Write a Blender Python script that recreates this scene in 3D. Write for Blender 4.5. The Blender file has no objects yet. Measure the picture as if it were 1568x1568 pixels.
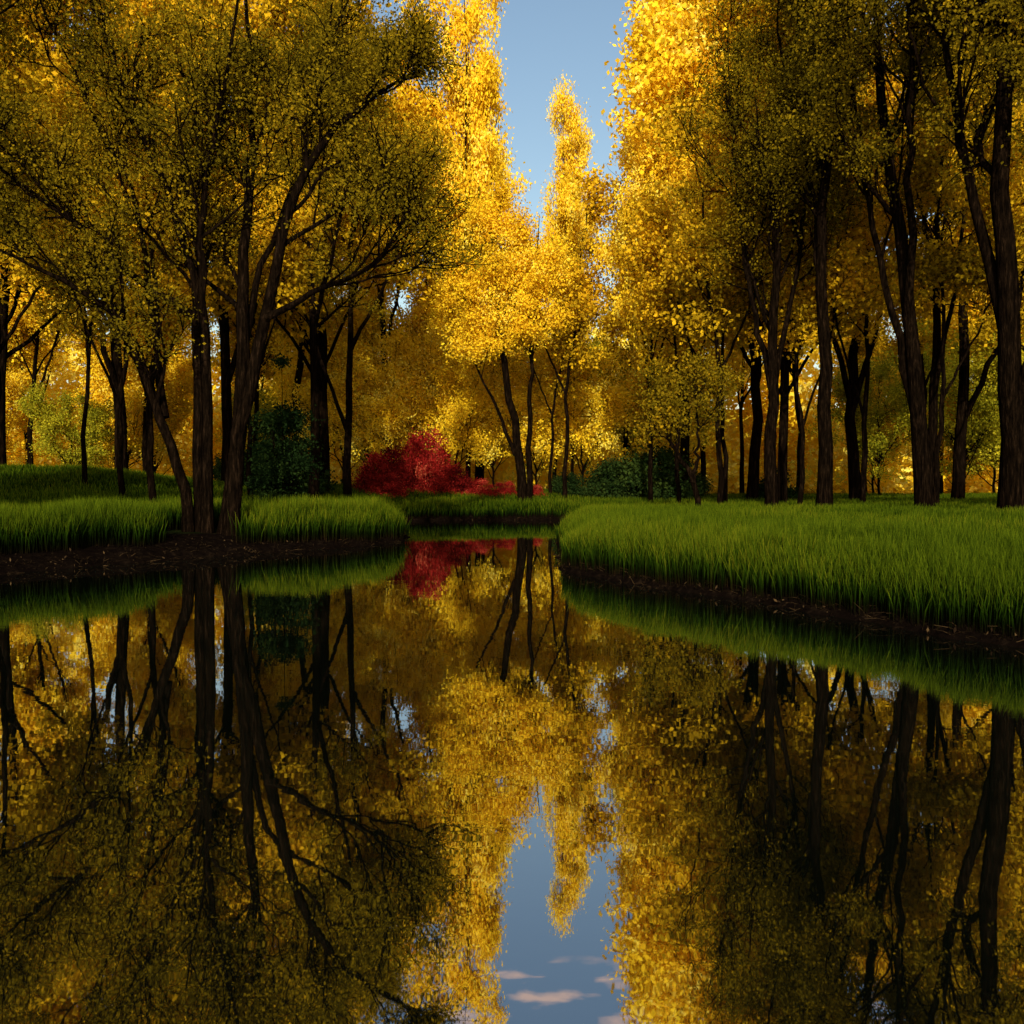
import bpy, math
import numpy as np
rng = np.random.default_rng(7)
scene = bpy.context.scene
scene.view_settings.view_transform = 'Standard'
scene.view_settings.look = 'None'
scene.view_settings.exposure = 0

SUN_AZ = math.radians(183)    # measured from +Y toward +X
SUN_EL = math.radians(26)

# ------------------------------------------------------------------ helpers
def norm(a):
    return a / (np.linalg.norm(a, axis=-1, keepdims=True) + 1e-9)

def build_mesh(name, verts, quads, mats, midx=None, smooth=None, attrs=None):
    me = bpy.data.meshes.new(name)
    nv, nf = len(verts), len(quads)
    me.vertices.add(nv)
    me.vertices.foreach_set('co', np.asarray(verts, np.float32).ravel())
    me.loops.add(nf * 4)
    me.loops.foreach_set('vertex_index', np.asarray(quads, np.int32).ravel())
    me.polygons.add(nf)
    me.polygons.foreach_set('loop_start', np.arange(0, nf * 4, 4, dtype=np.int32))
    me.polygons.foreach_set('loop_total', np.full(nf, 4, np.int32))
    for m in mats:
        me.materials.append(m)
    if midx is not None:
        me.polygons.foreach_set('material_index', np.asarray(midx, np.int32))
    if smooth is not None:
        me.polygons.foreach_set('use_smooth', np.asarray(smooth, bool))
    me.update(calc_edges=True)
    if attrs:
        for k, (dom, arr) in attrs.items():
            a = me.attributes.new(k, 'FLOAT', dom)
            a.data.foreach_set('value', np.asarray(arr, np.float32))
    return me

def add_obj(name, me, loc=(0, 0, 0), rotz=0, scale=(1, 1, 1), parent=None):
    o = bpy.data.objects.new(name, me)
    o.location = loc
    o.rotation_euler = (0, 0, rotz)
    o.scale = scale
    scene.collection.objects.link(o)
    if parent: o.parent = parent
    return o

def tubes(P, R, k):
    B, n, _ = P.shape
    T = np.gradient(P, axis=1)
    T = norm(T)
    ref = np.where(np.abs(T[..., 2:3]) > 0.8, np.array([1., 0, 0]), np.array([0, 0, 1.]))
    ref = np.broadcast_to(ref[:, :1], T.shape)
    U = norm(np.cross(ref, T)); V = np.cross(T, U)
    ang = np.arange(k) * 2 * math.pi / k
    ring = (U[:, :, None] * np.cos(ang)[None, None, :, None] + V[:, :, None] * np.sin(ang)[None, None, :, None])
    W = P[:, :, None] + ring * R[:, :, None, None]
    verts = W.reshape(-1, 3)
    b = np.arange(B)[:, None, None] * n * k
    i = np.arange(n - 1)[None, :, None] * k
    j = np.arange(k)[None, None, :]
    j2 = (j + 1) % k
    q = np.stack(np.broadcast_arrays(b + i + j, b + i + j2, b + i + k + j2, b + i + k + j), -1).reshape(-1, 4)
    return verts, q

def resample(pts, n):
    pts = np.asarray(pts, float)
    m = len(pts)
    ext = np.vstack([2 * pts[0] - pts[1], pts, 2 * pts[-1] - pts[-2]])
    t = np.linspace(0, m - 1, n)
    i = np.minimum(t.astype(int), m - 2); f = (t - i)[:, None]
    p0, p1, p2, p3 = ext[i], ext[i + 1], ext[i + 2], ext[i + 3]
    return 0.5 * ((2 * p1) + (-p0 + p2) * f + (2 * p0 - 5 * p1 + 4 * p2 - p3) * f**2 + (-p0 + 3 * p1 - 3 * p2 + p3) * f**3)

def children(r, P, R, cnt, tmin, ang, lens, trop, wob, n, rr, rmin=.012):
    B, N, _ = P.shape
    idx = np.repeat(np.arange(B), cnt)
    t = r.uniform(tmin, 0.98, len(idx))
    f = t * (N - 1); i = np.minimum(f.astype(int), N - 2); w = (f - i)[:, None]
    pos = P[idx, i] * (1 - w) + P[idx, i + 1] * w
    rad = R[idx, i] * (1 - w[:, 0]) + R[idx, i + 1] * w[:, 0]
    tan = norm(P[idx, i + 1] - P[idx, i])
    rv = r.normal(size=pos.shape)
    perp = norm(rv - (rv * tan).sum(1, keepdims=True) * tan)
    a = r.uniform(ang[0], ang[1], len(idx))[:, None]
    d = norm(tan * np.cos(a) + perp * np.sin(a))
    L = lens(t, idx, r)
    pts = [pos]; p = pos.copy()
    for s in range(n - 1):
        d = norm(d + r.normal(size=d.shape) * wob + np.array([0, 0, trop]))
        p = p + d * (L / (n - 1))[:, None]
        pts.append(p)
    Pn = np.stack(pts, 1)
    r0 = np.clip(rad * rr, rmin, None)
    Rn = r0[:, None] * np.linspace(1, 0.35, n)[None]
    return Pn, Rn, L

def clump(p, ph=0.0, s=1.0):
    x, y, z = p[:, 0] * s, p[:, 1] * s, p[:, 2] * s
    return (np.sin(x * 1.1 + 1.7 * np.sin(z * .8 + ph)) * np.sin(y * 1.0 + ph + np.sin(x * .7)) * .6 +
            np.sin(z * 1.3 + x * .9 + ph * 2) * .4 + .3 * np.sin(x * 3.1 + z * 2.7) * np.sin(y * 2.9 - z * 1.9))

def leaf_quads(r, pos, size, droop=0.3, wr=0.32):
    M = len(pos)
    a = r.normal(size=(M, 3)); a[:, 2] -= droop; a = norm(a)
    b = norm(np.cross(a, r.normal(size=(M, 3))))
    l = (size * r.uniform(0.6, 1.35, M))[:, None]
    w = l * wr
    v = np.stack([pos, pos + a * l * .45 + b * w, pos + a * l, pos + a * l * .5 - b * w], 1).reshape(-1, 3)
    q = np.arange(M * 4).reshape(-1, 4)
    return v, q

def make_tree(name, stems, seed, mats, limb_len=6.5, limbs=12, tmin=0.35, leaves=60000, leaf=0.17,
              ang=(0.5, 1.0), trop=0.10, br=6, tw=5, sig=0.26, base_flare=1.5, taper=0.25, twlen=1.5, wr=.32, sway=.05, rmin=.012):
    r = np.random.default_rng(seed)
    V = []; Q = []; off = 0
    n0 = 18
    P0 = np.stack([resample(s[0], n0) for s in stems])
    P0[:, 2:, :2] += r.normal(size=P0[:, 2:, :2].shape) * sway
    t = np.linspace(0, 1, n0)
    R0 = np.stack([s[1] * ((1 - t) ** 0.8 * (1 - taper) + taper * (1-t*0.7)) * (1 + (base_flare - 1) * np.exp(-t * 22)) for s in stems])
    parts = [(P0, R0, 9)]
    ll = lambda t, i, r: limb_len * (1.15 - 0.75 * t) * r.uniform(0.5, 1.25, len(t))
    P1, R1, L1 = children(r, P0, R0, limbs, tmin, ang, ll, trop, 0.14, 9, 0.5, rmin * 2)
    parts.append((P1, R1, 6))
    l2 = lambda t, i, r: L1[i] * (0.75 - 0.3 * t) * r.uniform(0.5, 1.1, len(t))
    P2, R2, L2 = children(r, P1, R1, br, 0.22, (0.4, .95), l2, trop * 0.7, 0.17, 7, 0.62, rmin * 1.5)
    parts.append((P2, R2, 4))
    l3 = lambda t, i, r: twlen * r.uniform(0.5, 1.2, len(t))
    P3, R3, L3 = children(r, P2, R2, tw, 0.2, (0.4, 1.1), l3, 0.03, 0.22, 5, 0.5, rmin)
    parts.append((P3, R3, 3))
    for P, R, k in parts:
        v, q = tubes(P, R, k)
        V.append(v); Q.append(q + off); off += len(v)
    nb = sum(len(q) for q in Q)
    tw_w = r.uniform(0.0, 1.6, len(P3)) ** 1.9; tw_w /= tw_w.sum()
    i = r.choice(len(P3), int(leaves), p=tw_w)
    tt = r.uniform(0.05, 1.0, len(i)) * 4; j = np.minimum(tt.astype(int), 3); w = (tt - j)[:, None]
    pos = P3[i, j] * (1 - w) + P3[i, j + 1] * w + r.normal(size=(len(i), 3)) * sig * np.array([1, 1, .8])
    v, q = leaf_quads(r, pos, leaf, wr=wr)
    V.append(v); Q.append(q + off)
    V = np.vstack(V); Q = np.vstack(Q)
    nl = len(q)
    twr = r.uniform(0, 1, len(P3))
    mi = np.r_[np.zeros(nb), np.ones(nl)]
    lr = np.clip(0.45 * twr[i] + 0.5 * r.uniform(0, 1, nl) + .22 * clump(pos, seed) , 0, 1)
    rnd = np.r_[np.zeros(nb), lr]
    return build_mesh(name, V, Q, mats, mi, mi == 0, {'rnd': ('FACE', rnd)})

def straight(r, h, lean=(0, 0), wob=0.35, z0=-0.4):
    n = 6
    z = np.linspace(z0, h, n)
    f = np.linspace(0, 1, n)
    x = lean[0] * f + r.normal(size=n) * wob * f ** .5; y = lean[1] * f + r.normal(size=n) * wob * f ** .5
    x[0] = y[0] = 0
    return np.stack([x, y, z], 1)

# ------------------------------------------------------------------ materials
def new_mat(name):
    m = bpy.data.materials.new(name); m.use_nodes = True
    nt = m.node_tree; nt.nodes.clear()
    out = nt.nodes.new('ShaderNodeOutputMaterial')
    return m, nt, out

def ramp(nt, fac, cols):
    n = nt.nodes.new('ShaderNodeValToRGB')
    el = n.color_ramp.elements
    while len(el) < len(cols): el.new(0.5)
    for e, (p, c) in zip(el, cols):
        e.position = p; e.color = (*c, 1)
    nt.links.new(fac, n.inputs[0])
    return n

def leaf_mat(name, cols, trans=0.5):
    m, nt, out = new_mat(name)
    at = nt.nodes.new('ShaderNodeAttribute'); at.attribute_name = 'rnd'
    oi = nt.nodes.new('ShaderNodeObjectInfo')
    b = nt.nodes.new('ShaderNodeMath'); b.operation = 'MULTIPLY_ADD'; b.inputs[1].default_value = 0.3; b.inputs[2].default_value = -0.15
    nt.links.new(oi.outputs['Random'], b.inputs[0])
    d = nt.nodes.new('ShaderNodeMath'); d.operation = 'ADD'; d.use_clamp = True
    nt.links.new(at.outputs['Fac'], d.inputs[0]); nt.links.new(b.outputs[0], d.inputs[1])
    cr = ramp(nt, d.outputs[0], cols)
    df = nt.nodes.new('ShaderNodeBsdfDiffuse'); tr = nt.nodes.new('ShaderNodeBsdfTranslucent')
    nt.links.new(cr.outputs[0], df.inputs[0]); nt.links.new(cr.outputs[0], tr.inputs[0])
    ms = nt.nodes.new('ShaderNodeMixShader'); ms.inputs[0].default_value = trans
    nt.links.new(df.outputs[0], ms.inputs[1]); nt.links.new(tr.outputs[0], ms.inputs[2])
    nt.links.new(ms.outputs[0], out.inputs[0])
    return m

gold = leaf_mat('lit_gold_leaves', [(0.0, (0.62, 0.38, 0.012)), (0.35, (0.93, 0.60, 0.018)), (0.7, (0.98, 0.70, 0.03)), (1.0, (0.99, 0.84, 0.14))], 0.28)  # yellow leaves, brightened so the centre looks lit by colour
amber = leaf_mat('amber_leaves', [(0.0, (0.18, 0.115, 0.005)), (0.4, (0.52, 0.32, 0.010)), (0.75, (0.84, 0.50, 0.014)), (1.0, (0.94, 0.54, 0.018))], 0.35)
olive = leaf_mat('shaded_olive_leaves', [(0.0, (0.08, 0.060, 0.004)), (0.45, (0.19, 0.132, 0.006)), (0.8, (0.33, 0.215, 0.008)), (1.0, (0.52, 0.30, 0.010))], 0.42)  # olive leaves, darkened to paint front and side trees as shaded
lime = leaf_mat('lime_leaves', [(0.0, (0.14, 0.16, 0.01)), (0.5, (0.45, 0.40, 0.02)), (1.0, (0.75, 0.60, 0.03))], 0.4)
red = leaf_mat('red_leaves', [(0.0, (0.05, 0.006, 0.005)), (0.45, (0.25, 0.012, 0.010)), (0.8, (0.46, 0.03, 0.022)), (1.0, (0.68, 0.15, 0.07))], 0.35)
dkgreen = leaf_mat('dark_green_leaves', [(0.0, (0.006, 0.014, 0.004)), (0.5, (0.018, 0.036, 0.008)), (1.0, (0.05, 0.075, 0.012))], 0.3)

def bark_mat():
    m, nt, out = new_mat('bark')
    tc = nt.nodes.new('ShaderNodeTexCoord'); mp = nt.nodes.new('ShaderNodeMapping')
    mp.inputs['Scale'].default_value = (9, 9, 1.2)
    nt.links.new(tc.outputs['Object'], mp.inputs[0])
    nz = nt.nodes.new('ShaderNodeTexNoise'); nz.inputs['Scale'].default_value = 1.6; nz.inputs['Detail'].default_value = 4; nz.inputs['Roughness'].default_value = .7
    nt.links.new(mp.outputs[0], nz.inputs['Vector'])
    cr = ramp(nt, nz.outputs[0], [(0.38, (0.002, 0.0013, 0.0008)), (0.55, (0.007, 0.004, 0.0022)), (0.75, (0.030, 0.016, 0.008))])
    bs = nt.nodes.new('ShaderNodeBsdfDiffuse')
    nt.links.new(cr.outputs[0], bs.inputs['Color'])
    bp = nt.nodes.new('ShaderNodeBump'); bp.inputs['Strength'].default_value = 1; bp.inputs['Distance'].default_value = .1
    nt.links.new(nz.outputs[0], bp.inputs['Height']); nt.links.new(bp.outputs[0], bs.inputs['Normal'])
    nt.links.new(bs.outputs[0], out.inputs[0])
    return m
bark = bark_mat()

# ------------------------------------------------------------------ terrain
POND = np.array([(16, -60), (17, -10), (16, -3), (13, 3), (8.6, 6.4), (6.3, 8.4), (5.1, 10.2), (4.0, 12.8), (2.7, 15), (1.5, 17.3), (1.05, 19), (1.25, 22), (1.6, 28),
                 (2.1, 35), (4, 40), (9, 42), (9.4, 44), (4, 45.8), (-1, 46), (-5.4, 45), (-6.4, 42), (-5.4, 36), (-4.1, 31.5), (-3.4, 28.6), (-4.2, 26.2),
                 (-5.9, 23.8), (-7.6, 22), (-9.2, 19.6), (-10.6, 17.5), (-13, 14), (-15.5, 7), (-16.5, -2), (-17, -12), (-16, -60)], float)

def sdist(x, y):
    p = np.stack([x, y], -1)
    d = np.full(x.shape, 1e9); inside = np.zeros(x.shape, bool)
    n = len(POND)
    for i in range(n):
        a = POND[i]; b = POND[(i + 1) % n]
        ab = b - a; t = np.clip(((p - a) @ ab) / (ab @ ab), 0, 1)
        q = a + t[..., None] * ab
        d = np.minimum(d, np.hypot(p[..., 0] - q[..., 0], p[..., 1] - q[..., 1]))
        c = ((a[1] > y) != (b[1] > y)) & (x < (b[0] - a[0]) * (y - a[1]) / (b[1] - a[1] + 1e-12) + a[0])
        inside ^= c
    return np.where(inside, -d, d)

def wig(x, y):
    return (0.16 * np.sin(x * 1.7 + 1.3 * np.sin(y * .9)) * np.sin(y * 1.45 + 0.7) + 0.07 * np.sin(x * 4.1 + y * 2.2) + 0.05 * np.sin(x * 7.3 - y * 6.1))

def hgt(x, y):
    s = sdist(x, y) + wig(x, y)
    h = np.where(s < 0, np.maximum(s * 0.5, -1.0), 0.34 * (1 - np.exp(-np.maximum(s, 0) / 0.55)) + 0.62 * (1 - np.exp(-np.maximum(s, 0) / 9.0)))
    g = 1.75 * np.exp(-((x + 24) / 11) ** 2 - ((y - 44) / 11) ** 2) + 0.95 * np.exp(-((x + 7) / 11) ** 2 - ((y - 60) / 10) ** 2)
    h = h + np.where(s > 0, g * (1 - np.exp(-np.maximum(s, 0) / 4)), 0)
    h = h + np.where(s > 0, 0.04 * np.sin(x * .8) * np.cos(y * .7) * np.minimum(s, 1), 0)
    u = np.clip((y - 98) / 45, 0, 1)
    h = h + 14 * u * u * (3 - 2 * u)
    return h, s

def axis(lo, c0, c1, hi, dn, n_out):
    a = lo + (c0 - lo) * (1 - np.linspace(1, 0, n_out, endpoint=False) ** 2.2)
    b = np.arange(c0, c1, dn)
    c = c1 + (hi - c1) * np.linspace(0, 1, n_out) ** 2.2
    return np.r_[a, b, c]
gx = axis(-600, -26, 26, 600, 0.17, 36); gy = axis(-300, 4, 56, 900, 0.17, 48)
X, Y = np.meshgrid(gx, gy)
Z, S = hgt(X, Y)
nx, ny = len(gx), len(gy)
ii = (np.arange(ny - 1)[:, None] * nx + np.arange(nx - 1)[None]).ravel()
q = np.stack([ii, ii + 1, ii + nx + 1, ii + nx], 1)

m, nt, out = new_mat('soil_ground')
geo = nt.nodes.new('ShaderNodeNewGeometry')
at = nt.nodes.new('ShaderNodeAttribute'); at.attribute_name = 'shore'
nz = nt.nodes.new('ShaderNodeTexNoise'); nz.inputs['Scale'].default_value = 6; nz.inputs['Detail'].default_value = 7; nz.inputs['Roughness'].default_value = .7
nt.links.new(geo.outputs['Position'], nz.inputs['Vector'])
mud = ramp(nt, nz.outputs[0], [(0.3, (0.002, 0.0012, 0.001)), (0.55, (0.005, 0.003, 0.002)), (0.8, (0.022, 0.013, 0.007))])
grs = ramp(nt, nz.outputs[0], [(0.3, (0.008, 0.016, 0.003)), (0.55, (0.02, 0.04, 0.005)), (0.8, (0.06, 0.06, 0.01))])
fal = ramp(nt, nz.outputs[0], [(0.3, (0.10, 0.07, 0.006)), (0.55, (0.4, 0.26, 0.01)), (0.8, (0.8, 0.5, 0.02))])
def mrange(a, b):
    mr = nt.nodes.new('ShaderNodeMapRange'); mr.inputs[1].default_value = a; mr.inputs[2].default_value = b
    nt.links.new(at.outputs['Fac'], mr.inputs[0]); return mr
def mix(f, a, b):
    mx = nt.nodes.new('ShaderNodeMixRGB')
    nt.links.new(f.outputs[0], mx.inputs[0]); nt.links.new(a.outputs[0], mx.inputs[1]); nt.links.new(b.outputs[0], mx.inputs[2]); return mx
mx = mix(mrange(42, 60), mix(mrange(2, 5), mud, grs), fal)
bs = nt.nodes.new('ShaderNodeBsdfDiffuse')
nt.links.new(mx.outputs[0], bs.inputs['Color'])
bp = nt.nodes.new('ShaderNodeBump'); bp.inputs['Strength'].default_value = .8; bp.inputs['Distance'].default_value = .06
nt.links.new(nz.outputs[0], bp.inputs['Height']); nt.links.new(bp.outputs[0], bs.inputs['Normal'])
nt.links.new(bs.outputs[0], out.inputs[0])
me = build_mesh('ground', np.stack([X, Y, Z], -1).reshape(-1, 3), q, [m], None, np.ones(len(q)), {'shore': ('POINT', S.ravel())})
add_obj('ground', me)

# ------------------------------------------------------------------ water
m, nt, out = new_mat('pond_water')
geo = nt.nodes.new('ShaderNodeNewGeometry'); mp = nt.nodes.new('ShaderNodeMapping')
mp.inputs['Scale'].default_value = (1.0, 1.6, 1)
nt.links.new(geo.outputs['Position'], mp.inputs[0])
nz = nt.nodes.new('ShaderNodeTexNoise'); nz.inputs['Scale'].default_value = 1.1; nz.inputs['Detail'].default_value = 3
nt.links.new(mp.outputs[0], nz.inputs['Vector'])
bp = nt.nodes.new('ShaderNodeBump'); bp.inputs['Strength'].default_value = .05; bp.inputs['Distance'].default_value = .02
nt.links.new(nz.outputs[0], bp.inputs['Height'])
gl = nt.nodes.new('ShaderNodeBsdfGlossy'); gl.inputs['Roughness'].default_value = 0.015; gl.inputs['Color'].default_value = (.93, .93, .95, 1)
df = nt.nodes.new('ShaderNodeBsdfDiffuse'); df.inputs[0].default_value = (.002, .003, .0015, 1)
fr = nt.nodes.new('ShaderNodeFresnel'); fr.inputs[0].default_value = 3.2
ms = nt.nodes.new('ShaderNodeMixShader')
ma = nt.nodes.new('ShaderNodeMath'); ma.operation = 'MULTIPLY_ADD'; ma.use_clamp = True; ma.inputs[1].default_value = 1.0; ma.inputs[2].default_value = 0.14
nt.links.new(fr.outputs[0], ma.inputs[0])
nt.links.new(ma.outputs[0], ms.inputs[0]); nt.links.new(df.outputs[0], ms.inputs[1]); nt.links.new(gl.outputs[0], ms.inputs[2])
nt.links.new(bp.outputs[0], gl.inputs['Normal'])
nt.links.new(ms.outputs[0], out.inputs[0])
me = build_mesh('pond_water', [(-20, -70, 0), (20, -70, 0), (20, 50, 0), (-20, 50, 0)], [(0, 1, 2, 3)], [m])
add_obj('pond_water', me)

# ------------------------------------------------------------------ grass
m, nt, out = new_mat('reed_grass')
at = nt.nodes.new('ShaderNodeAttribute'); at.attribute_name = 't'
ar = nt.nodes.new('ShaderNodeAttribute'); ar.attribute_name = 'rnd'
c1 = ramp(nt, at.outputs['Fac'], [(0.0, (0.010, 0.006, 0.003)), (0.3, (0.006, 0.011, 0.0012)), (0.65, (0.022, 0.050, 0.0025)), (1.0, (0.13, 0.175, 0.007))])  # dry brown root; shade low on the blade painted in, yellowish tip
c2 = ramp(nt, ar.outputs['Fac'], [(0.0, (0.45, 0.5, 0.6)), (0.6, (1, 1, 1)), (0.93, (1.35, 1.2, 1.0)), (1.0, (2.0, 1.4, 1.5))])
mx = nt.nodes.new('ShaderNodeMixRGB'); mx.blend_type = 'MULTIPLY'; mx.inputs[0].default_value = 1
nt.links.new(c1.outputs[0], mx.inputs[1]); nt.links.new(c2.outputs[0], mx.inputs[2])
df = nt.nodes.new('ShaderNodeBsdfDiffuse'); tr = nt.nodes.new('ShaderNodeBsdfTranslucent'); ms = nt.nodes.new('ShaderNodeMixShader'); ms.inputs[0].default_value = .4
nt.links.new(mx.outputs[0], df.inputs[0]); nt.links.new(mx.outputs[0], tr.inputs[0])
nt.links.new(df.outputs[0], ms.inputs[1]); nt.links.new(tr.outputs[0], ms.inputs[2]); nt.links.new(ms.outputs[0], out.inputs[0])
grass_m = m

def blades(pos, L, W, lean, rnd, name):
    M = len(pos)
    az = rng.uniform(0, 2 * math.pi, M); fz = rng.uniform(0, 2 * math.pi, M)
    side = np.stack([np.cos(fz), np.sin(fz), np.zeros(M)], 1) * W[:, None]
    dirn = np.stack([np.cos(az), np.sin(az), np.zeros(M)], 1) * (lean * L)[:, None]
    up = np.array([0, 0, 1.])
    def at(t, w):
        c = pos + up * (L * t * (1 - 0.12 * lean * t))[:, None] + dirn * t ** 2
        return c - side * w, c + side * w
    a0, b0 = at(0, .8); a1, b1 = at(.5, 1); a3, b3 = at(1, .06)
    v = np.stack([a0, b0, a1, b1, a3, b3], 1).reshape(-1, 3)
    o = np.arange(M)[:, None] * 6
    q = np.concatenate([o + [0, 1, 3, 2], o + [2, 3, 5, 4]], 1).reshape(-1, 4)
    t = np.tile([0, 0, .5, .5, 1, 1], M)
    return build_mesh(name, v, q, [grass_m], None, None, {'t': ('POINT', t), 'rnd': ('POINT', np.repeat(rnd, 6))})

N = 2600000
yy = 5 + 65 * rng.uniform(0, 1, N) ** 1.35
xx = rng.uniform(-1, 1, N) * (0.66 * yy + 4)
h, s = hgt(xx, yy)
left = xx < -2.5
off = np.where(left & (yy < 32), np.clip(0.22 + (-xx - 4) * 0.13, 0.2, 1.0), 0.22)
hero = np.hypot((xx + 8.6) / 1.3, (yy - 23.6) / 1.8)
keep = (s > off + rng.uniform(-.16, .16, N)) & (hero > 1 + rng.uniform(-.1, .2, N))
edge = np.exp(-(s - off) / 2.0)
keep &= rng.uniform(0, 1, N) < (0.13 + 0.75 * edge * np.clip(20 / yy, .3, 1))
xx, yy, h, s, left, off = [a[keep] for a in (xx, yy, h, s, left, off)]
edge = np.exp(-(s - off) / 5.0)
Lr = 0.40 + 0.36 * edge
Lr = Lr + np.where(left & (yy < 34), 0.42 * np.exp(-(s - off) / 6), 0) + np.where((~left) & (yy < 30) & (yy > 14), 0.14 * edge, 0)
Lr = Lr * (.72 + .28 * np.clip((s - off) / .8, 0, 1))
L = Lr * rng.uniform(.72, 1.08, len(xx)) * (1 + .07 * np.sin(xx * 1.9 + yy) + .05 * np.sin(xx * 5.3 - yy * 3.1))
W = 0.0028 + 0.00033 * yy
gr = np.clip(rng.uniform(0, 1, len(xx)) + .14 * np.sin(xx * .9 + 1.5 * np.sin(yy * .35)), 0, 1)
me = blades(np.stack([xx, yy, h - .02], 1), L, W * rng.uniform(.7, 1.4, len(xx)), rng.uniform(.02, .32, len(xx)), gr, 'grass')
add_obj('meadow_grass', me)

# fallen leaves, dead stalks and roots on the mud
N = 70000
yy = 6 + 42 * rng.uniform(0, 1, N) ** 1.2; xx = rng.uniform(-1, 1, N) * (0.7 * yy + 2)
h, s = hgt(xx, yy)
k = (s > -0.02) & (s < 2.0) & (rng.uniform(0, 1, N) < np.exp(-s / .9))
v, q = leaf_quads(rng, np.stack([xx, yy, h + .015], 1)[k] + 0, 0.07, .0, .22)
v[:, 2] = np.maximum(v[:, 2], 0.005)
litter = leaf_mat('dry_litter', [(0, (0.006, 0.004, 0.002)), (.7, (0.025, .014, .007)), (1, (.12, .07, .028))], .2)
nl = len(q)
kk = np.where(k & (s < .45))[0]; kk = kk[:2600]
P = np.stack([xx[kk], yy[kk], h[kk] - .02], 1)
d = np.stack([rng.normal(size=len(kk)), rng.normal(size=len(kk)), rng.uniform(.02, .5, len(kk))], 1); d = norm(d)
Ls = rng.uniform(.12, .38, len(kk))[:, None]
SP = np.stack([P, P + d * Ls * .5 + [0, 0, .02], P + d * Ls], 1)
tv, tq = tubes(SP, np.full((len(kk), 3), .005) * np.array([1, .8, .4]), 3)
me = build_mesh('leaf_litter', np.vstack([v, tv]), np.vstack([q, tq + len(v)]), [litter], None, None, {'rnd': ('FACE', rng.uniform(0, 1, nl + len(tq)))})
add_obj('leaf_litter', me)

# ------------------------------------------------------------------ trees
def gz(x, y):
    return float(hgt(np.array([float(x)]), np.array([float(y)]))[0][0])

def plant(name, me, x, y, rot=0, s=1.0, sz=None, parent=None):
    return add_obj(name, me, (x, y, gz(x, y) - 0.05), rot, (s, s, sz or s), parent)

def st(pts, r0, yv):
    return (np.array([(p[0], y, p[1]) for p, y in zip(pts, yv)]), r0)
hs = [
    st([(-.6, -.5), (-.75, 1.5), (-1.5, 3.8), (-2.3, 6.0), (-3.85, 7.1), (-5.6, 7.9)], .18, [0, -.1, -.3, -.6, -1.2, -1.8]),
    st([(-.35, -.5), (-.45, 4.1), (-.55, 7.3), (-1.3, 9.7), (-2.5, 12.2), (-3.4, 15.8)], .16, [.2, .3, .4, .6, .9, 1.2]),
    st([(-.05, -.5), (-.1, 4.1), (-.1, 7.3), (.2, 9.7), (.85, 11.8), (1.9, 17.5)], .16, [-.1, .1, -.3, -.6, -1.2, -1.6]),
    st([(.4, -.5), (.9, 3.3), (.95, 7), (1.0, 9.8), (1.15, 12.6), (.8, 18.5)], .24, [0, 0, .2, .3, .5, .4]),
    st([(.55, -.5), (1.1, 3.3), (2.0, 7.3), (3.1, 10.3), (4.6, 12), (6.3, 13.4)], .22, [-.15, -.3, -.5, -.6, -.4, .2]),
    st([(1.7, 6.0), (3.4, 6.7), (5.0, 7.4), (6.2, 9.2)], .10, [-.45, -1, -1.3, -1.4]),
    st([(-.5, 6.2), (-1.9, 7.2), (-3.5, 8.6), (-5, 9.8), (-6.3, 11.3)], .12, [.3, .1, -.4, -1, -1.4]),
    st([(.9, 5), (1.4, 8), (2.3, 11), (3.0, 15), (3.6, 18)], .11, [.1, .8, 1.5, 1.8, 2]),
    st([(-1.2, 3.3), (-1.9, 7), (-2.6, 10), (-4.2, 13), (-5.6, 16)], .11, [-.2, .5, 1.2, 1.6, 1.8]),
]
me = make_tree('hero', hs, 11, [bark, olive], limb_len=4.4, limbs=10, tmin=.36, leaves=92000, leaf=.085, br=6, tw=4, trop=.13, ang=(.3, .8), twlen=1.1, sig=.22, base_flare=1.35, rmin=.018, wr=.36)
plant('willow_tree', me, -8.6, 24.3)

def gen(seed, h, r0, mat, lean=(0, 0), fork=0, wob=.3, **kw):
    r = np.random.default_rng(seed)
    stems = [(straight(r, h, lean, wob), r0)]
    for f in range(fork):
        z = h * r.uniform(.12, .4)
        a = r.uniform(0, 6.28); sp = r.uniform(2.0, 4.2)
        base = resample(stems[0][0], 50); b = base[np.argmin(abs(base[:, 2] - z))]
        e = np.array([b[0] + math.cos(a) * sp, b[1] + math.sin(a) * sp, h * r.uniform(.75, .95)])
        mid = (b + e) / 2 + np.array([math.cos(a), math.sin(a), -.5]) * .5
        stems.append((np.array([b, mid, e]), r0 * .5))
    return make_tree('tree%d' % seed, stems, seed, [bark, mat], **kw)

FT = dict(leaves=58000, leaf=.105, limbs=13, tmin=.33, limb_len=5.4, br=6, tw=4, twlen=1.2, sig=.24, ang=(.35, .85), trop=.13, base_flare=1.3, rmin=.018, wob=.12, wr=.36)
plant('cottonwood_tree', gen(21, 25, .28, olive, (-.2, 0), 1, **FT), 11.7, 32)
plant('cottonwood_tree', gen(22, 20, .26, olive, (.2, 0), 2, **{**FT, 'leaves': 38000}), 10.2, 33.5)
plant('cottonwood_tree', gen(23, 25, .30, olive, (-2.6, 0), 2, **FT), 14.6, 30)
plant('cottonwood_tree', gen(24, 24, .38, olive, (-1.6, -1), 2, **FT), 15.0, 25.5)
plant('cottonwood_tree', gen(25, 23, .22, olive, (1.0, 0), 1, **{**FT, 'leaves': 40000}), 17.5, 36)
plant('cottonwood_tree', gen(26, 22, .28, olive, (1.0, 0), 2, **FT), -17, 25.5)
plant('cottonwood_tree', gen(27, 24, .25, olive, (0, 0), 1, **FT), -9.3, 40)
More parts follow.
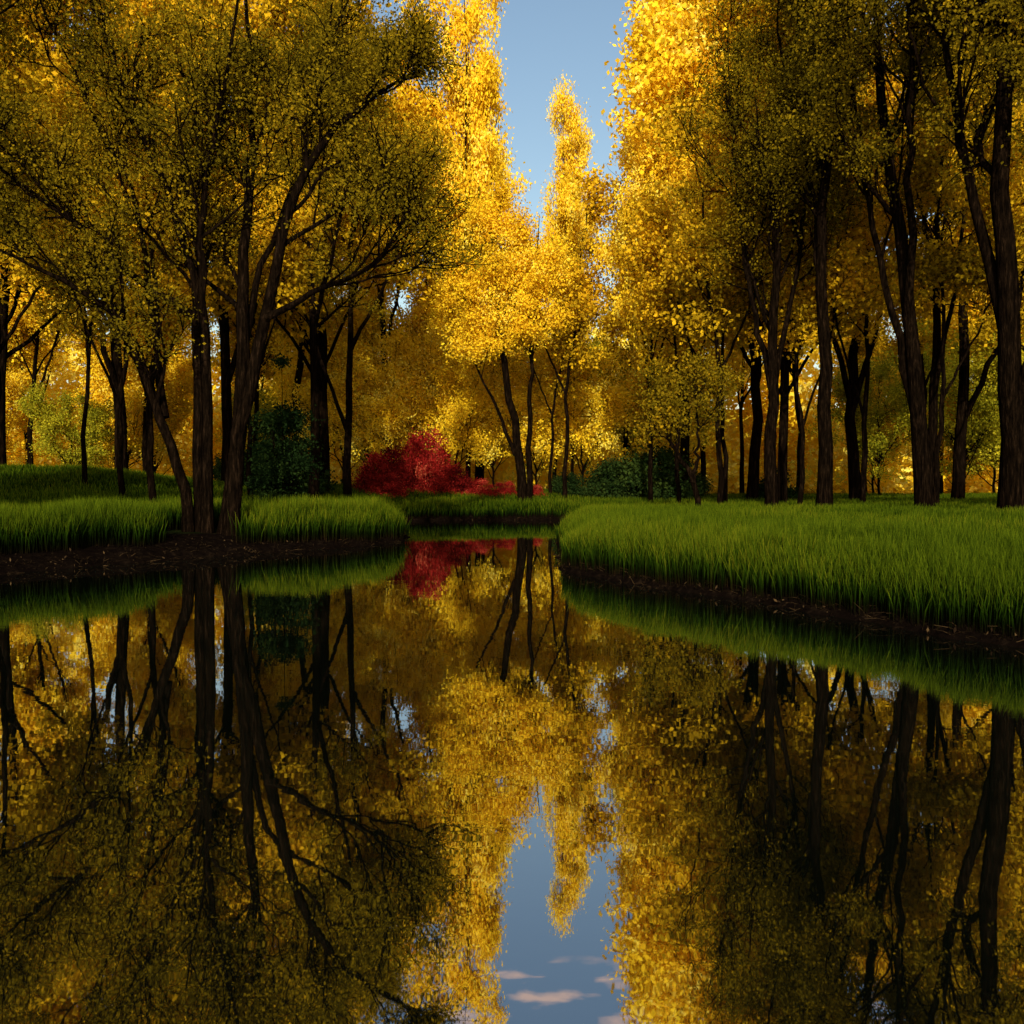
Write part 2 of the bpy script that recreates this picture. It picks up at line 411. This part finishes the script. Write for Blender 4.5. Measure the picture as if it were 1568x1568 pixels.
plant('cottonwood_tree', gen(28, 23, .22, amber, (.5, 0), 2, **{**FT, 'leaves': 42000, 'limb_len': 4.5, 'tmin': .4}), -8.5, 44)
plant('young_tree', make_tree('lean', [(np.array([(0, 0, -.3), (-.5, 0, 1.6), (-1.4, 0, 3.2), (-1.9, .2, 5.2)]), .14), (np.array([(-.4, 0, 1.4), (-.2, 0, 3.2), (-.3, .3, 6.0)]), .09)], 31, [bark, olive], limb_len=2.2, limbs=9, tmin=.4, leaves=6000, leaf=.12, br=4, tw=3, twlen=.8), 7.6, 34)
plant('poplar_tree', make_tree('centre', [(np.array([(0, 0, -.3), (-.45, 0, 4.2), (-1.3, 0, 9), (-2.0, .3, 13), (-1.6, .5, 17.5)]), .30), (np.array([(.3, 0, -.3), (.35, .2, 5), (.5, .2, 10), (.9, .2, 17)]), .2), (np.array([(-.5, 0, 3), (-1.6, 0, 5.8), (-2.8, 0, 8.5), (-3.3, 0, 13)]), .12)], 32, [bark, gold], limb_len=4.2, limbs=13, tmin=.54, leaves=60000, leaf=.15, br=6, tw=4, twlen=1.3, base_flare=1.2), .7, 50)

BT = dict(leaves=46000, leaf=.20, limbs=15, tmin=.22, limb_len=6.0, br=5, tw=4, twlen=1.4, sig=.33, base_flare=1.2, wr=.36)
bg = {}
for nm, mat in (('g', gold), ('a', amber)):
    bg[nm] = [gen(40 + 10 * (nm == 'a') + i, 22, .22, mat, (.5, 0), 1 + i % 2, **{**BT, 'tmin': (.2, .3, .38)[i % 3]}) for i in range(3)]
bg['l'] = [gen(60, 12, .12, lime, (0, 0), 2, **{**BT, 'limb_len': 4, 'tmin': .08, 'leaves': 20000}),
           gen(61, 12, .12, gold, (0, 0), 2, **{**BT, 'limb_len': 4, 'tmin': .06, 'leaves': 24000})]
slim = [gen(80 + i, 17, .13, amber, (.8 - i, 0), 1, **{**BT, 'limb_len': 2.6, 'tmin': .42, 'leaves': 10000, 'limbs': 9, 'br': 4}) for i in range(3)]
mids = [(-3.0, 58, 'g', 2, 34, .56), (4.2, 60, 'g', 1, 25, .5), (10.8, 53, 'g', 2, 33, 1.05), (14, 50, 'g', 0, 31, 1.2), (7.8, 48, 'g', 1, 20, .8),
        (-8.6, 58, 'g', 2, 31, .95), (-11, 50, 'a', 0, 30, 1.2), (-16, 48, 'a', 1, 30, 1.2), (-21, 46, 'a', 2, 30, 1.2), (-27, 45, 'a', 0, 30, 1.2),
        (19, 47, 'a', 1, 30, 1.2), (24, 46, 'a', 2, 30, 1.2), (28, 44, 'a', 0, 29, 1.2),
        (-13.5, 37, 'a', 2, 24, .95), (13, 41, 'a', 0, 27, 1.0), (-14.5, 58, 'g', 2, 30, 1.1),
        (-21, -4, 'a', 1, 23, 1.1), (-20.5, 6, 'a', 0, 20, 1.1), (20, -2, 'a', 2, 22, 1.1), (21, 7, 'a', 1, 20, 1.1)]  # this row: unseen trees flanking the camera, added to shade the banks
for x, y, kd, v, hh, w in mids:
    s = hh / 22
    plant('aspen_tree', bg[kd][v], x, y, rng.uniform(0, 6.28), s * w / 1.1, s)
for x, y in ((9.3, 38), (12.6, 37.5), (15.6, 38), (16.4, 33), (19.5, 40), (13.8, 45), (11.0, 44), (8.6, 44), (18.5, 32), (22, 38),
             (-13, 31), (-15.5, 34), (-18.5, 37), (-11, 36), (-20, 33), (3.2, 52), (2.4, 54)):
    plant('slender_aspen_tree', slim[rng.integers(3)], x, y, rng.uniform(0, 6.28), rng.uniform(.85, 1.15))

woods = bpy.data.objects.new('distant_autumn_woods', None); scene.collection.objects.link(woods)
for row, (y0, cnt) in enumerate(((68, 11), (82, 12))):
    for i in range(cnt):
        x = (i + .5 + rng.uniform(-.35, .35)) / cnt * 2 - 1
        x *= y0 * .70
        y = y0 + rng.uniform(-3, 4)
        c = abs(x) / y0
        kd = 'g' if (c < .28 or rng.uniform() < .5) else 'a'  # brighter leaf tone kept to the middle, painting a lit centre
        s = rng.uniform(.9, 1.12)
        plant('wood_tree', bg[kd][rng.integers(3)], x, y, rng.uniform(0, 6.28), s, parent=woods)
for x, y, s in ((-11.5, 57.5, .75), (-9.0, 56.5, .62), (-6.2, 58, .8), (-3.6, 56.5, .66), (-1.2, 58, .72), (1.6, 59, .7), (5, 60, .8), (-13.5, 60, .9), (-4.8, 63, .95)):
    plant('wood_sapling', bg['l'][1], x, y, rng.uniform(0, 6.28), s, parent=woods)
for i in range(22):
    y = rng.uniform(60, 78); x = rng.uniform(-.7, .7) * y
    s = rng.uniform(.6, 1.1)
    plant('wood_sapling', bg['l'][int(rng.uniform() < .6)], x, y, rng.uniform(0, 6.28), s, parent=woods)
N = 90000
bx = rng.uniform(-90, 90, N)
top = 17 + 2.5 * np.sin(bx * .21) + 2 * np.sin(bx * .53 + 1) + 1.2 * np.sin(bx * 1.3)
bz = top * rng.uniform(0, 1, N) ** .85 + .3; by = 98 + rng.uniform(-5, 5, N) + 3 * np.sin(bx * .4 + bz * .5)
v, q = leaf_quads(rng, np.stack([bx, by, bz], 1), .75, .2, .38)
rn = np.clip(.5 + .25 * np.sin(bx * .6 + np.sin(bz * .7)) + rng.normal(size=N) * .2, 0, 1)
o = add_obj('woodland_edge', build_mesh('woodland_edge', v, q, [gold], None, None, {'rnd': ('FACE', rn)}), parent=woods)  # bright leaf tone paints the golden haze behind the trunks

# ------------------------------------------------------------------ shrubs
def shrub(name, seed, w, h, mat, leaves, leaf=.16, K=60, tight=1.0, jit=.25):
    r = np.random.default_rng(seed)
    c = r.normal(size=(K, 3)); c = norm(c) * r.uniform(.3, 1, (K, 1)) ** .5 * r.uniform(1 - jit, 1 + jit, (K, 1))
    c[:, 2] = np.abs(c[:, 2]); c *= np.array([w / 2, w / 2, h * .88])
    c[:, 2] += .1
    ends = c
    P = np.stack([resample(np.array([(e[0] * .08, e[1] * .08, -.2), (e[0] * .5, e[1] * .5, e[2] * .55), e]), 6) for e in ends])
    R = np.full((K, 1), .02 * h / 3) * np.linspace(1, .25, 6)[None]
    v0, q0 = tubes(P, R, 4)
    i = r.integers(0, K, leaves)
    sc = r.uniform(.12, .28, K)[i] * min(w, h) * .5 * tight
    pos = ends[i] + r.normal(size=(leaves, 3)) * sc[:, None] * np.array([1, 1, .75])
    pos[:, 2] = np.abs(pos[:, 2])
    v, q = leaf_quads(r, pos, leaf)
    mi = np.r_[np.zeros(len(q0)), np.ones(len(q))]
    kr = r.uniform(0, 1, K)
    rnd = np.r_[np.zeros(len(q0)), .55 * kr[i] + .45 * r.uniform(0, 1, leaves)]
    return build_mesh(name, np.vstack([v0, v]), np.vstack([q0, q + len(v0)]), [bark, mat], mi, None, {'rnd': ('FACE', rnd)})
plant('evergreen_shrub', shrub('es', 71, 2.3, 5.6, dkgreen, 20000, .11), -8.7, 32.5)
rs = shrub('rs', 72, 4.2, 3.4, red, 13000, .14, 60, .9, .12)
for x, y, s, sz in ((-8.4, 53, .75, .85), (-6.9, 54, .75, 1.0), (-5.3, 54.5, .85, 1.3), (-3.6, 53, .65, .65), (-2.0, 52.5, .5, .42), (-.4, 53.5, .4, .36), (-7.3, 51, .6, .5), (1.4, 53.5, .35, .3)):
    plant('red_shrub', rs, x, y, rng.uniform(0, 6), s, sz)
gs = shrub('gs', 73, 4.5, 3.4, dkgreen, 14000, .2)
for x, y, s in ((6.2, 54, .8), (9.0, 53, 1.0), (11.5, 56, .6), (3.6, 55, .5), (-12.5, 47, 1.0), (-17, 54, .8), (16, 52, .6)):
    plant('green_shrub', gs, x, y, rng.uniform(0, 6), s)

# ------------------------------------------------------------------ world & sun
w = bpy.data.worlds.new('World'); scene.world = w; w.use_nodes = True
w.cycles.sampling_method = 'NONE'
nt = w.node_tree; nt.nodes.clear()
out = nt.nodes.new('ShaderNodeOutputWorld'); bgn = nt.nodes.new('ShaderNodeBackground'); sk = nt.nodes.new('ShaderNodeTexSky')
sk.sky_type = 'NISHITA'; sk.sun_disc = False; sk.sun_elevation = SUN_EL; sk.sun_rotation = SUN_AZ
sk.air_density = 1.6; sk.dust_density = 1.2; sk.ozone_density = 2.0
bgn.inputs[1].default_value = 0.15
tc = nt.nodes.new('ShaderNodeTexCoord'); sep = nt.nodes.new('ShaderNodeSeparateXYZ')
nt.links.new(tc.outputs['Generated'], sep.inputs[0])
dv = nt.nodes.new('ShaderNodeVectorMath'); dv.operation = 'DIVIDE'
cmb = nt.nodes.new('ShaderNodeCombineXYZ')
mxz = nt.nodes.new('ShaderNodeMath'); mxz.operation = 'MAXIMUM'; mxz.inputs[1].default_value = .02
nt.links.new(sep.outputs[2], mxz.inputs[0])
for i in range(3): nt.links.new(mxz.outputs[0], cmb.inputs[i])
nt.links.new(tc.outputs['Generated'], dv.inputs[0]); nt.links.new(cmb.outputs[0], dv.inputs[1])
mpw = nt.nodes.new('ShaderNodeMapping'); mpw.inputs['Scale'].default_value = (.6, 1.5, 1)
nt.links.new(dv.outputs[0], mpw.inputs[0])
nz = nt.nodes.new('ShaderNodeTexNoise'); nz.inputs['Scale'].default_value = 11.0; nz.inputs['Detail'].default_value = 4; nz.inputs['Roughness'].default_value = .5
nt.links.new(mpw.outputs[0], nz.inputs['Vector'])
cr = ramp(nt, nz.outputs[0], [(0.54, (0, 0, 0)), (0.66, (1, 1, 1))])
el = nt.nodes.new('ShaderNodeMapRange'); el.inputs[1].default_value = .488; el.inputs[2].default_value = .497
nt.links.new(sep.outputs[2], el.inputs[0])
mm = nt.nodes.new('ShaderNodeMath'); mm.operation = 'MULTIPLY'
nt.links.new(cr.outputs[0], mm.inputs[0]); nt.links.new(el.outputs[0], mm.inputs[1])
mc = nt.nodes.new('ShaderNodeMixRGB'); mc.inputs[2].default_value = (7.5, 5.4, 4.6, 1)
nt.links.new(mm.outputs[0], mc.inputs[0]); nt.links.new(sk.outputs[0], mc.inputs[1])
nt.links.new(mc.outputs[0], bgn.inputs[0]); nt.links.new(bgn.outputs[0], out.inputs[0])

sl = bpy.data.lights.new('sun', 'SUN'); sl.energy = 5.0; sl.angle = math.radians(.5); sl.color = (1, .93, .76)
so = bpy.data.objects.new('sun', sl); scene.collection.objects.link(so)
from mathutils import Vector
dirv = Vector((math.sin(SUN_AZ) * math.cos(SUN_EL), math.cos(SUN_AZ) * math.cos(SUN_EL), math.sin(SUN_EL)))
so.rotation_euler = dirv.to_track_quat('Z', 'Y').to_euler()

cam = bpy.data.cameras.new('camera'); co = bpy.data.objects.new('camera', cam); scene.collection.objects.link(co)
cam.lens = 30; cam.sensor_width = 36; cam.clip_end = 3000
co.location = (0, 0, 1.8); co.rotation_euler = (math.radians(90 - 1.7), 0, 0)
scene.camera = co
